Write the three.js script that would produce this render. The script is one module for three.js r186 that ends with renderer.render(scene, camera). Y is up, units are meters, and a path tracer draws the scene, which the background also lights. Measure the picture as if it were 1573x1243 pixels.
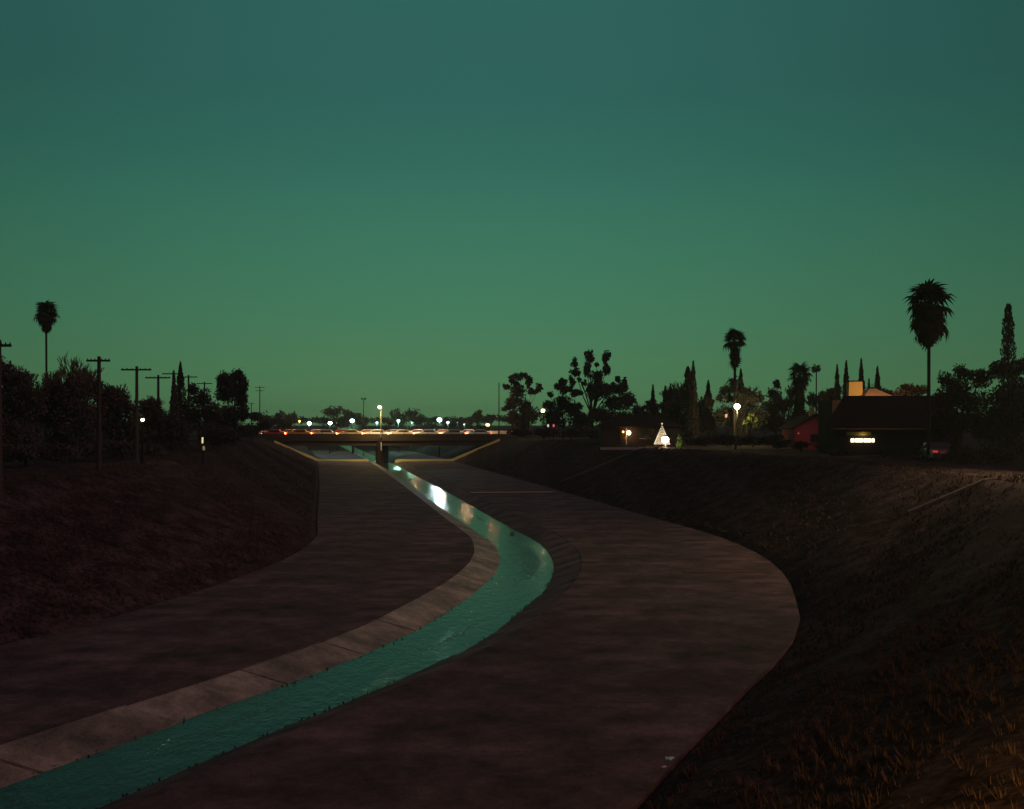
import * as THREE from 'three';
import { mergeGeometries } from 'three/addons/utils/BufferGeometryUtils.js';
import { RoundedBoxGeometry } from 'three/addons/geometries/RoundedBoxGeometry.js';

// ---------------------------------------------------------------- camera, sky, sun, exposure
const scene = new THREE.Scene();
const EYE = 8, F = 1700, HZ = 650, CX = 786.5;          // eye above the channel bed (m); focal length and horizon in photo pixels
const camera = new THREE.PerspectiveCamera(2 * Math.atan(621.5 / F) * 180 / Math.PI, 1573 / 1243, 0.5, 12000);
camera.position.set(0, EYE, 0);
camera.lookAt(0, EYE, -100);
camera.setViewOffset(1573, 1243, 0, 621.5 - HZ, 1573, 1243);   // rising front of a view camera

const renderer = new THREE.WebGLRenderer({ antialias: true });
renderer.toneMapping = THREE.LinearToneMapping;
renderer.toneMappingExposure = 1;
renderer.shadowMap.enabled = true;

const lin = (v) => (v /= 255, v <= 0.04045 ? v / 12.92 : Math.pow((v + 0.055) / 1.055, 2.4));
const L3 = (r, g, b) => [lin(r), lin(g), lin(b)];
// night sky over a lit city: green glow of street lighting, strongest low down and ahead, dimmer and bluer towards the zenith
const skyStops = [[-90, L3(20, 26, 22)], [-3, L3(60, 92, 64)], [0, L3(84, 126, 82)], [2.3, L3(77, 124, 85)], [5.7, L3(68, 122, 92)], [10, L3(58, 115, 94)], [13.3, L3(50, 105, 92)], [16.4, L3(47, 98, 90)], [21, L3(47, 97, 91)], [26, L3(43, 86, 82)], [36, L3(33, 64, 64)], [55, L3(22, 40, 42)], [90, L3(17, 29, 32)]];
const lobeAt = (a) => Math.exp(-(a * a) / (2 * 0.37 * 0.37));
function skyColor(el, az) {                              // degrees above the horizon; bearing in radians from straight ahead, right positive
  let k = 0; while (k < skyStops.length - 2 && el > skyStops[k + 1][0]) k++;
  let t = (el - skyStops[k][0]) / (skyStops[k + 1][0] - skyStops[k][0]); t = Math.min(1, Math.max(0, t));
  const d = Math.atan2(Math.sin(az + 0.035), Math.cos(az + 0.035)), g = 0.47 + 0.56 * lobeAt(d);
  return [0, 1, 2].map((c) => g * (skyStops[k][1][c] * (1 - t) + skyStops[k + 1][1][c] * t));
}
{
  const W = 1024, H = 512, data = new Float32Array(W * H * 4);
  for (let j = 0; j < H; j++) for (let i = 0; i < W; i++) {
    const c = skyColor(((j + 0.5) / H - 0.5) * 180, ((i + 0.5) / W - 0.5) * 2 * Math.PI + Math.PI / 2), o = (j * W + i) * 4;
    data[o] = c[0]; data[o + 1] = c[1]; data[o + 2] = c[2]; data[o + 3] = 1;
  }
  const sky = new THREE.DataTexture(data, W, H, THREE.RGBAFormat, THREE.FloatType);
  sky.mapping = THREE.EquirectangularReflectionMapping; sky.magFilter = sky.minFilter = THREE.LinearFilter; sky.needsUpdate = true;
  scene.background = sky; scene.environment = sky;
  // the same sky as a ring all round the horizon for its low green layer
  const pos = [], col = [], idx = [], NA = 240, NE = 80, RAD = 5000;
  for (let j = 0; j <= NE; j++) for (let i = 0; i <= NA; i++) {
    const el = -1 + 27 * j / NE, az = i / NA * 2 * Math.PI, e = el * Math.PI / 180;
    pos.push(Math.sin(az) * Math.cos(e) * RAD, EYE + Math.sin(e) * RAD, -Math.cos(az) * Math.cos(e) * RAD); col.push(...skyColor(el, az));
  }
  for (let j = 0; j < NE; j++) for (let i = 0; i < NA; i++) { const a = j * (NA + 1) + i, b = a + 1, c = a + NA + 1; idx.push(a, b, c + 1, a, c + 1, c); }
  const g = new THREE.BufferGeometry(); g.setAttribute('position', new THREE.Float32BufferAttribute(pos, 3)); g.setAttribute('color', new THREE.Float32BufferAttribute(col, 3)); g.setIndex(idx); g.computeVertexNormals();
  const m = new THREE.Mesh(g, new THREE.MeshBasicMaterial({ vertexColors: true, side: THREE.DoubleSide, fog: false })); m.name = 'sky'; m.userData = { kind: 'structure', label: 'green glowing night sky around the horizon', category: 'sky' }; scene.add(m);
}
const sun = new THREE.DirectionalLight(new THREE.Color().setRGB(1, 0.3, 0.58), 0.36);
sun.position.set(140, 150, 40); sun.target.position.set(0, 0, -60);
sun.castShadow = true; sun.shadow.radius = 60; sun.shadow.mapSize.set(2048, 2048);
Object.assign(sun.shadow.camera, { left: -260, right: 260, top: 260, bottom: -260, near: 1, far: 700 });
scene.add(sun, sun.target);

// ---------------------------------------------------------------- helpers
let seed = 20240;
const rnd = () => { seed = (seed + 0x6D2B79F5) | 0; let t = Math.imul(seed ^ (seed >>> 15), 1 | seed); t = (t + Math.imul(t ^ (t >>> 7), 61 | t)) ^ t; return ((t ^ (t >>> 14)) >>> 0) / 4294967296; };
const R = (a, b) => a + (b - a) * rnd();
const V = (x, y, z) => new THREE.Vector3(x, y, z);
const X = (px, d) => (px - CX) / F * d;                  // sideways metres of a bearing at depth d
const Y = (py, d) => EYE - (py - HZ) / F * d;            // height of a sight line at depth d
const taken = {};
const numbered = (n) => { const k = taken[n] = (taken[n] ?? -1) + 1; return k ? `${n}_${String(k).padStart(3, '0')}` : n; };
const shade = (o) => { o.castShadow = o.receiveShadow = true; return o; };
function part(name, geo, mat, parent, label) {
  const m = shade(new THREE.Mesh(geo, mat)); m.name = name; parent.add(m);
  if (label) m.userData.label = label;
  return m;
}
function thing(name, label, category, [x, y, z] = [0, 0, 0], turn = 0, group) {
  const o = new THREE.Group(); o.name = numbered(name); scene.add(o);
  o.position.set(x, y, z); o.rotation.y = turn; o.userData = { label, category };
  if (group) o.userData.group = group;
  return o;
}
function struct(name, geo, mat, label, category) {
  const m = geo ? shade(new THREE.Mesh(geo, mat)) : new THREE.Group(); m.name = numbered(name); scene.add(m);
  m.userData = { kind: 'structure', label, category }; return m;
}
// triangle soup with flat normals and metre uv
class Soup {
  constructor() { this.p = []; }
  tri(a, b, c) { this.p.push(a.x, a.y, a.z, b.x, b.y, b.z, c.x, c.y, c.z); return this; }
  quad(a, b, c, d) { return this.tri(a, b, c).tri(a, c, d); }
  tube(a, b, ra, rb, n = 5) {
    const d = b.clone().sub(a).normalize(), u = Math.abs(d.y) < 0.9 ? V(0, 1, 0).cross(d).normalize() : V(1, 0, 0).cross(d).normalize(), w = d.clone().cross(u);
    const ring = (c, r) => Array.from({ length: n }, (_, i) => c.clone().addScaledVector(u, r * Math.cos(i / n * 6.2832)).addScaledVector(w, r * Math.sin(i / n * 6.2832)));
    const A = ring(a, ra), B = ring(b, rb);
    for (let i = 0; i < n; i++) this.quad(A[i], A[(i + 1) % n], B[(i + 1) % n], B[i]);
    return this;
  }
  // prism from eight corners: bottom a b c d, top e f g h (counter-clockwise from above)
  hexa(a, b, c, d, e, f, g, h) { return this.quad(e, f, g, h).quad(d, c, b, a).quad(a, b, f, e).quad(b, c, g, f).quad(c, d, h, g).quad(d, a, e, h); }
  geo(uvScale = 1) {
    const g = new THREE.BufferGeometry();
    g.setAttribute('position', new THREE.Float32BufferAttribute(this.p, 3));
    const n = this.p.length / 3, uv = new Float32Array(n * 2);
    g.computeVertexNormals();
    const nn = g.attributes.normal;
    for (let i = 0; i < n; i++) {
      const x = this.p[i * 3], y = this.p[i * 3 + 1], z = this.p[i * 3 + 2];
      const ax = Math.abs(nn.getX(i)), ay = Math.abs(nn.getY(i)), az = Math.abs(nn.getZ(i));
      if (ay >= ax && ay >= az) { uv[i * 2] = x * uvScale; uv[i * 2 + 1] = z * uvScale; }
      else if (ax > az) { uv[i * 2] = z * uvScale; uv[i * 2 + 1] = y * uvScale; }
      else { uv[i * 2] = x * uvScale; uv[i * 2 + 1] = y * uvScale; }
    }
    g.setAttribute('uv', new THREE.BufferAttribute(uv, 2));
    return g;
  }
}
const box = (w, h, d, x = 0, y = 0, z = 0) => { const g = new THREE.BoxGeometry(w, h, d).toNonIndexed(); g.translate(x, y + h / 2, z); return g; };
const rbox = (w, h, d, r, x = 0, y = 0, z = 0) => { const g = new RoundedBoxGeometry(w, h, d, 2, r); g.translate(x, y + h / 2, z); return g; };
const cyl = (r0, r1, h, x = 0, y = 0, z = 0, n = 12) => { const g = new THREE.CylinderGeometry(r1, r0, h, n); g.translate(x, y + h / 2, z); return g; };
const ball = (r, x, y, z, sy = 1) => { const g = new THREE.SphereGeometry(r, 14, 10); g.scale(1, sy, 1); g.translate(x, y, z); return g; };

// tileable value noise
function noiseTex(size, oct, fn, srgb = false, repeat) {
  const layers = oct.map(([cells, amp]) => { const a = new Float32Array(cells * cells); for (let i = 0; i < a.length; i++) a[i] = rnd(); return [cells, amp, a]; });
  const data = new Uint8Array(size * size * 4);
  for (let j = 0; j < size; j++) for (let i = 0; i < size; i++) {
    let v = 0, tot = 0;
    const vs = [];
    for (const [c, amp, a] of layers) {
      const x = i / size * c, y = j / size * c, x0 = x | 0, y0 = y | 0; let fx = x - x0, fy = y - y0; fx = fx * fx * (3 - 2 * fx); fy = fy * fy * (3 - 2 * fy);
      const x1 = (x0 + 1) % c, y1 = (y0 + 1) % c;
      const s = (a[y0 * c + x0] * (1 - fx) + a[y0 * c + x1] * fx) * (1 - fy) + (a[y1 * c + x0] * (1 - fx) + a[y1 * c + x1] * fx) * fy;
      vs.push(s); v += s * amp; tot += amp;
    }
    const [r, g, b] = fn(v / tot, vs);
    const o = (j * size + i) * 4; data[o] = Math.max(0, Math.min(255, r)); data[o + 1] = Math.max(0, Math.min(255, g)); data[o + 2] = Math.max(0, Math.min(255, b)); data[o + 3] = 255;
  }
  const t = new THREE.DataTexture(data, size, size); t.wrapS = t.wrapT = THREE.RepeatWrapping; t.magFilter = THREE.LinearFilter; t.minFilter = THREE.LinearMipmapLinearFilter; t.generateMipmaps = true;
  if (srgb) t.colorSpace = THREE.SRGBColorSpace;
  if (repeat) t.repeat.set(...repeat);
  t.needsUpdate = true; return t;
}
const std = (r, g, b, rough = 0.9, extra = {}) => new THREE.MeshPhysicalMaterial({ specularIntensity: rough > 0.88 ? 0.05 : rough > 0.7 ? 0.25 : 1, color: new THREE.Color().setRGB(r, g, b), roughness: rough, ...extra });
const glow = (r, g, b, k) => new THREE.MeshStandardMaterial({ color: 0x111111, emissive: new THREE.Color().setRGB(r, g, b), emissiveIntensity: k, roughness: 0.5 });
function lampLight(x, y, z, rgb, cd, parent = scene, radius = 4) {
  const l = new THREE.PointLight(new THREE.Color().setRGB(...rgb), cd, 0, 2); l.position.set(x, y, z); l.castShadow = true; l.shadow.radius = radius; parent.add(l); return l;
}

// ---------------------------------------------------------------- materials
const stainTex = noiseTex(512, [[6, 1], [14, 0.7], [40, 0.5], [128, 0.5], [256, 0.35]], (v, s) => { const k = 150 + 190 * (v - 0.5) + (s[3] > 0.86 ? -26 : 0); return [k * 1.04, k * 0.99, k * 0.93]; }, true, [1 / 9, 1 / 9]);
const grainBump = noiseTex(512, [[32, 0.5], [128, 1], [256, 1]], (v) => { const k = 255 * v; return [k, k, k]; }, false, [1 / 4, 1 / 4]);
const M = {
  bed: [0.28, 0.33, 0.3, 0.26].map((k) => std(k * 1.0, k * 0.75, k * 0.8, 0.82, { map: stainTex, bumpMap: grainBump, bumpScale: 0.006 })),
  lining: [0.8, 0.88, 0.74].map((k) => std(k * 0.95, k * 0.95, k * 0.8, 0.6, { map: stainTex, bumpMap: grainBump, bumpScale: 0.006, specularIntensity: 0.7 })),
  shadedLining: [0.42, 0.48, 0.38].map((k) => std(k, k * 0.82, k * 0.8, 0.82, { map: stainTex, bumpMap: grainBump, bumpScale: 0.006 })),  // darker copy of the lining, shade of the far-facing side in its colour
  litJoint: std(0.6, 0.58, 0.3, 0.9),  // pale yellow stands for lamplight on a joint edge
  sub: std(0.05, 0.045, 0.04, 0.95),
  sill: std(0.4, 0.38, 0.17, 0.9),  // yellow of the lamplight is put into this colour
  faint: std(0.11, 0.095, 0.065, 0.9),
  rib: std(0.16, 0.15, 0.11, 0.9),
  bridge: std(0.16, 0.13, 0.12, 0.85, { map: stainTex }),
  parapet: std(0.5, 0.46, 0.42, 0.8),
  asphalt: std(0.05, 0.05, 0.05, 0.9),
  kerb: std(0.4, 0.38, 0.34, 0.85),
  soil: std(0.095, 0.07, 0.078, 0.98, { map: noiseTex(256, [[8, 1], [40, 1], [100, 1]], (v) => { const k = 180 + 260 * (v - 0.5); return [k, k * 0.97, k * 0.92]; }, true, [1 / 7, 1 / 7]) }),
  grass: std(0.085, 0.06, 0.045, 0.95, { side: THREE.DoubleSide }),
  leaf: std(0.072, 0.058, 0.05, 0.9, { side: THREE.DoubleSide }),
  leaf2: std(0.085, 0.075, 0.055, 0.9, { side: THREE.DoubleSide }),
  cypress: std(0.075, 0.062, 0.052, 0.95, { side: THREE.DoubleSide }),
  twig: std(0.11, 0.09, 0.055, 0.95),
  bark: std(0.045, 0.036, 0.03, 0.95),
  frond: std(0.04, 0.04, 0.025, 0.9, { side: THREE.DoubleSide }),
  dead: std(0.05, 0.038, 0.025, 0.95, { side: THREE.DoubleSide }),
  timber: std(0.055, 0.042, 0.04, 0.95),
  steel: std(0.3, 0.3, 0.29, 0.5, { metalness: 0.4 }),
  darkSteel: std(0.02, 0.02, 0.02, 0.9),
  rubber: std(0.02, 0.02, 0.02, 0.9),
  pane: std(0.02, 0.025, 0.03, 0.12),
  mud: std(0.05, 0.045, 0.03, 0.7),
  algae: std(0.045, 0.075, 0.03, 0.9, { side: THREE.DoubleSide }),
  oliveFleck: std(0.05, 0.085, 0.035, 0.32, { side: THREE.DoubleSide }),
  white: std(0.7, 0.68, 0.62, 0.7),
};
const water = new THREE.MeshPhysicalMaterial({ color: new THREE.Color().setRGB(0.025, 0.034, 0.018), roughness: 0.12, ior: 1.34,
  bumpMap: noiseTex(512, [[16, 1], [40, 0.8], [90, 0.5]], (v) => { const k = 255 * v; return [k, k, k]; }, false, [1 / 5, 1 / 9]), bumpScale: 0.022 });

// ---------------------------------------------------------------- the channel's course: sideways position of the low-flow gutter at depth z
const course = [[-34.5, 30], [-21.5, 0], [-14.8, -15], [-9.9, -26.5], [-8.4, -29.8], [-7.1, -32.8], [-4.75, -37.8], [-2.97, -42.6], [-2.07, -45.9], [-0.9, -51.5], [-0.1, -55.6], [0.47, -60], [0.86, -65], [0.85, -70], [0.5, -76], [-0.2, -81], [-1.9, -90.3], [-5, -108.6], [-10.2, -139], [-16.7, -176], [-26.2, -229], [-36, -280], [-48, -340], [-90, -560], [-160, -1000], [-320, -2600]];
const cz = (z) => {
  let k = 0; while (k < course.length - 2 && z < course[k + 1][1]) k++;
  const p0 = course[Math.max(0, k - 1)], p1 = course[k], p2 = course[k + 1], p3 = course[Math.min(course.length - 1, k + 2)];
  const t = (z - p1[1]) / (p2[1] - p1[1]);
  const m1 = (p2[0] - p0[0]) / (p2[1] - p0[1] || 1) * (p2[1] - p1[1]), m2 = (p3[0] - p1[0]) / (p3[1] - p1[1] || 1) * (p2[1] - p1[1]);
  const t2 = t * t, t3 = t2 * t;
  return (2 * t3 - 3 * t2 + 1) * p1[0] + (t3 - 2 * t2 + t) * m1 + (-2 * t3 + 3 * t2) * p2[0] + (t3 - t2) * m2;
};
const BED = 14, TOP = 25.3, BANK = 4.9, RIM = 3.25, WET = 1.28;
const gh = (x, z) => {                                   // ground height
  const a = Math.abs(x - cz(z));
  return a < RIM ? -0.4 : a < BED ? 0 : a < TOP ? 0.12 + (a - BED) / (TOP - BED) * (BANK - 0.12) : BANK;
};

// ---------------------------------------------------------------- ground: banks with their slopes, right out to the horizon
{
  const zs = []; for (let z = 30; z > -320; z -= 3) zs.push(z); for (let z = -320; z > -1400; z -= 120) zs.push(z); zs.push(-1400);
  for (const side of [-1, 1]) {
    const offs = [BED - 0.15, 15.5, 17, 18.5, 20, 21.5, 23, 24.2, TOP, 26.5, 29, 33, 40, 60, 110, 250, 600, 1200], S = [];
    const pt = (z, k) => { const o = offs[k], w = k === 0 ? 0 : k < 9 ? Math.sin(z * 0.9 + k * 2.1) * 0.05 + Math.sin(z * 0.23 + k) * 0.08 : k > 12 ? 0 : Math.sin(z * 0.3 + k * 1.7) * 0.06; return V(cz(z) + side * o, (k === 0 ? -0.1 : o < TOP ? 0.12 + (o - BED) / (TOP - BED) * (BANK - 0.12) : BANK) + w, z); };
    const pos = [], idx = [], uv = [];
    zs.forEach((z) => offs.forEach((_, k) => { const p = pt(z, k); pos.push(p.x, p.y, p.z); uv.push(p.x, p.z); }));
    const n = offs.length;
    for (let j = 0; j < zs.length - 1; j++) for (let k = 0; k < n - 1; k++) { const a = j * n + k, b = a + 1, c = a + n, d = c + 1; side > 0 ? idx.push(a, b, d, a, d, c) : idx.push(a, d, b, a, c, d); }
    const g = new THREE.BufferGeometry(); g.setAttribute('position', new THREE.Float32BufferAttribute(pos, 3)); g.setAttribute('uv', new THREE.Float32BufferAttribute(uv, 2)); g.setIndex(idx); g.computeVertexNormals();
    struct(side < 0 ? 'left_bank' : 'right_bank', g, M.soil, side < 0 ? 'dark weedy channel bank below the utility poles' : 'dark weedy channel bank below the houses', 'ground');
  }
}
// concrete bed: slabs every 4.57 m with open joints, gutter lining slabs either side of the water
{
  const bed = struct('channel_bed', null, null, 'stained concrete bed of the drainage channel', 'channel bed');
  const S = new Soup();
  const zs = []; for (let z = 30; z > -330; z -= 4) zs.push(z); for (let z = -330; z > -1420; z -= 120) zs.push(z);
  for (let i = 0; i < zs.length - 1; i++) {
    const a = zs[i], b = zs[i + 1], prof = [[-BED - 0.4, -0.07], [-RIM - 0.1, -0.07], [-WET - 0.2, -0.66], [WET + 0.2, -0.66], [RIM + 0.1, -0.07], [BED + 0.4, -0.07]];
    for (let k = 0; k < 5; k++) S.quad(V(cz(a) + prof[k][0], prof[k][1], a), V(cz(a) + prof[k + 1][0], prof[k + 1][1], a), V(cz(b) + prof[k + 1][0], prof[k + 1][1], b), V(cz(b) + prof[k][0], prof[k][1], b));
  }
  part('sub_base', S.geo(), M.sub, bed);
  const slab = (name, z0, z1, o0, y0, o1, y1, th, mat) => {
    const S = new Soup(), c0 = cz(z0), c1 = cz(z1), d = 0.012;
    S.hexa(V(c0 + o0, y0 - th, z0), V(c0 + o1, y1 - th, z0), V(c1 + o1, y1 - th, z1), V(c1 + o0, y0 - th, z1), V(c0 + o0, y0, z0), V(c0 + o1, y1, z0), V(c1 + o1, y1 + d, z1), V(c1 + o0, y0 + d, z1));
    part(name, S.geo(), mat, bed);
  };
  for (const [z, o0, o1] of [[-127, 3.4, 12.9], [-127.2, -10, -3.4], [-86, 9.4, 13.2], [-58.6, 8.8, 13.4]]) {  // raised strips coloured for light catching the joint edges
    const S = new Soup(), P = (o, y, dz) => V(cz(z) + o, y + Math.abs(o) / BED * 0.1, z + dz); S.hexa(P(o0, -0.05, 0.22), P(o1, -0.05, 0.22), P(o1, -0.05, -0.22), P(o0, -0.05, -0.22), P(o0, 0.06, 0.12), P(o1, 0.06, 0.12), P(o1, 0.05, -0.16), P(o0, 0.05, -0.16)); part('lit_joint_strip', S.geo(), z < -127.1 ? M.rib : z < -120 ? M.litJoint : M.faint, bed, 'strip over a joint, pale colour put in for light on its edge');
  }
  for (let i = 0; i < 70; i++) {
    const z0 = 5.2 - i * 4.57, z1 = z0 - 4.57 + 0.035, e = () => R(-0.012, 0.012);
    const big = i % 3 === 0 ? 0.012 : 0;
    slab('bed_slab', z0, z1, -BED, 0.1 + e(), -RIM, e() + big, 0.16, M.bed[(rnd() * 4) | 0]);
    slab('bed_slab', z0, z1, RIM, e() + big, BED, 0.1 + e(), 0.16, M.bed[(rnd() * 4) | 0]);
    const e1 = R(-0.02, 0.02), e2 = R(-0.02, 0.02), gap = R(0.02, 0.16);
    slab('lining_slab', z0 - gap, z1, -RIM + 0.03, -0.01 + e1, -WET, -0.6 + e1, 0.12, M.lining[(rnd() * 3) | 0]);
    slab('lining_slab', z0, z1, WET, -0.6 + e2, RIM - 0.03, -0.01 + e2, 0.12, M.shadedLining[(rnd() * 3) | 0]);
  }
}
{ // the water
  const pos = [], uv = [], idx = [], zs = []; for (let z = 14; z > -330; z -= 1.5) zs.push(z); zs.push(-400, -560, -1000);
  zs.forEach((z) => { for (const o of [-2.4, -0.8, 0.8, 2.4]) { pos.push(cz(z) + o, -0.48, z); uv.push(cz(z) + o, z); } });
  for (let j = 0; j < zs.length - 1; j++) for (let k = 0; k < 3; k++) { const a = j * 4 + k; idx.push(a, a + 1, a + 5, a, a + 5, a + 4); }
  const g = new THREE.BufferGeometry(); g.setAttribute('position', new THREE.Float32BufferAttribute(pos, 3)); g.setAttribute('uv', new THREE.Float32BufferAttribute(uv, 2)); g.setIndex(idx); g.computeVertexNormals();
  struct('water', g, water, 'shallow water winding down the gutter and mirroring the green sky', 'water');
}
// mud bars and weed fringe in the gutter
{
  const bar = (label, z, o, len, wid, h) => {
    const S = new Soup(), n = 12, ring = (k, y) => Array.from({ length: n }, (_, i) => { const a = i / n * 6.2832, r = k * (0.8 + 0.3 * Math.sin(i * 2.3 + len)); return V(Math.cos(a) * wid * r, y, Math.sin(a) * len * r); });
    const A = ring(1, -0.06), B = ring(0.55, h), c = V(0, h * 1.15, 0);
    for (let i = 0; i < n; i++) { const j = (i + 1) % n; S.quad(A[j], A[i], B[i], B[j]); S.tri(B[j], B[i], c); }
    const m = part(numbered('mud_bar'), S.geo(), M.mud, scene); m.position.set(cz(z) + o, -0.48, z); m.userData = { label, category: 'mud bar', group: 'mud bars in the gutter' };
  };
  bar('dark mud bar against the outer edge of the water where it bends', -84.5, 0.85, 3.5, 0.4, 0.012);
  bar('dark mud bar in the water near the far bridge', -165, -0.5, 4.5, 0.4, 0.03);
  const tuft = new Soup(); for (let i = 0; i < 7; i++) { const a = R(0, 6.28), r = R(0.03, 0.08), l = R(0.05, 0.12); tuft.tri(V(Math.cos(a + 1.5) * 0.03, -0.02, Math.sin(a + 1.5) * 0.03), V(-Math.cos(a + 1.5) * 0.03, -0.02, -Math.sin(a + 1.5) * 0.03), V(Math.cos(a) * r * 1.5, l, Math.sin(a) * r * 1.5)); }
  const N = 700, im = new THREE.InstancedMesh(tuft.geo(), M.algae, N), o = new THREE.Object3D();
  for (let i = 0; i < N; i++) { const z = -18 - 130 * Math.pow(rnd(), 1.6), s = rnd() < 0.75 ? 1 : -1; o.position.set(cz(z) + s * R(1.56, 1.76), -0.47, z); o.rotation.y = R(0, 6.28); o.scale.setScalar(R(0.25, 0.8)); o.updateMatrix(); im.setMatrixAt(i, o.matrix); }
  im.name = 'gutter_weeds'; im.userData = { kind: 'stuff', label: 'short weeds fringing the edges of the water', category: 'weeds' }; scene.add(shade(im));
}
{
  const S = new Soup(), n = 7, ring = Array.from({ length: n }, (_, i) => V(Math.cos(i / n * 6.28) * R(0.7, 1.1), 0, Math.sin(i / n * 6.28) * R(0.7, 1.1))); for (let i = 0; i < n; i++) S.tri(V(0, 0.04, 0), ring[(i + 1) % n], ring[i]);
  const N = 2350, im = new THREE.InstancedMesh(S.geo(), M.oliveFleck, N), o = new THREE.Object3D(), g = () => (rnd() + rnd() + rnd() - 1.5) / 1.5;
  const patches = [[-68, 0.3, 10, 0.8, 1900], [-44, 0.3, 4, 0.3, 90], [-31, -0.2, 4, 0.4, 110], [-100, 0.4, 8, 0.5, 250]]; let k = 0;
  for (const [z0, o0, l, w, c] of patches) for (let i = 0; i < c; i++) { const z = z0 + g() * l; o.position.set(cz(z) + o0 + g() * w, -0.478, z); o.rotation.y = R(0, 6.28); const s = R(0.02, 0.075); o.scale.set(s, 0.05, s * R(1, 2.5)); o.updateMatrix(); im.setMatrixAt(k++, o.matrix); }
  im.name = 'olive_flecks'; im.userData = { kind: 'stuff', label: 'small olive flecks in patches on the gutter water', category: 'algae' }; scene.add(shade(im));  // olive flecks scattered over the water, thickest at the bend
}
// weeds on the slopes and bank tops
{
  const blade = new Soup(); for (let i = 0; i < 9; i++) { const a = R(0, 6.28), r = R(0.02, 0.16), l = R(0.12, 0.34), b = a + 1.57; blade.tri(V(Math.cos(b) * 0.025, -0.03, Math.sin(b) * 0.025), V(-Math.cos(b) * 0.025, -0.03, -Math.sin(b) * 0.025), V(Math.cos(a) * r * 1.6, l, Math.sin(a) * r * 1.6)); }
  const N = 52000, im = new THREE.InstancedMesh(blade.geo(), M.grass, N), o = new THREE.Object3D();
  for (let i = 0; i < N; i++) {
    const z = -3 - 190 * Math.pow(rnd(), 1.5), s = rnd() < 0.5 ? -1 : 1, off = BED + 0.5 + 15 * rnd(), x = cz(z) + s * off;
    o.position.set(x, gh(x, z) - 0.03, z); o.rotation.set(R(-0.2, 0.2), R(0, 6.28), R(-0.2, 0.2)); o.scale.setScalar(R(0.25, 0.9)); o.updateMatrix(); im.setMatrixAt(i, o.matrix);
  }
  im.name = 'slope_weeds'; im.userData = { kind: 'stuff', label: 'low dry weeds covering both channel slopes', category: 'weeds' }; scene.add(shade(im));
}
// concrete drain ribs running up the slope
function slopeRib(label, z, side, o0, o1, mat, w = 0.5, h = 0.14, group) {
  const t = thing('drain_rib', label, 'concrete rib', [cz(z) + side * o0, gh(cz(z) + side * o0, z), z], 0, group);
  const n = 6, y0 = gh(cz(z) + side * o0, z);
  for (let i = 0; i < n; i++) {
    const a = o0 + (o1 - o0) * i / n, b = o0 + (o1 - o0) * (i + 1) / n - 0.04, S = new Soup();
    const P = (o, y, dz) => V(side * (o - o0), gh(cz(z) + side * o, z) - y0 + y, dz);
    const [lo, hi] = side > 0 ? [a, b] : [b, a];
    S.hexa(P(lo, -0.3, w / 2), P(hi, -0.3, w / 2), P(hi, -0.3, -w / 2), P(lo, -0.3, -w / 2), P(lo, h, w / 2), P(hi, h, w / 2), P(hi, h, -w / 2), P(lo, h, -w / 2));
    part('rib_segment', S.geo(), mat, t);
  }
}
slopeRib('pale concrete drain rib climbing the right slope below the glowing cone tree', -135, 1, BED + 1.5, TOP + 1.5, M.rib, 0.45, 0.16, 'concrete ribs up the right slope');
slopeRib('concrete drain rib climbing the right slope below the dark trees at far right', -60, 1, 21, TOP + 0.6, M.rib, 0.3, 0.14, 'concrete ribs up the right slope');

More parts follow.
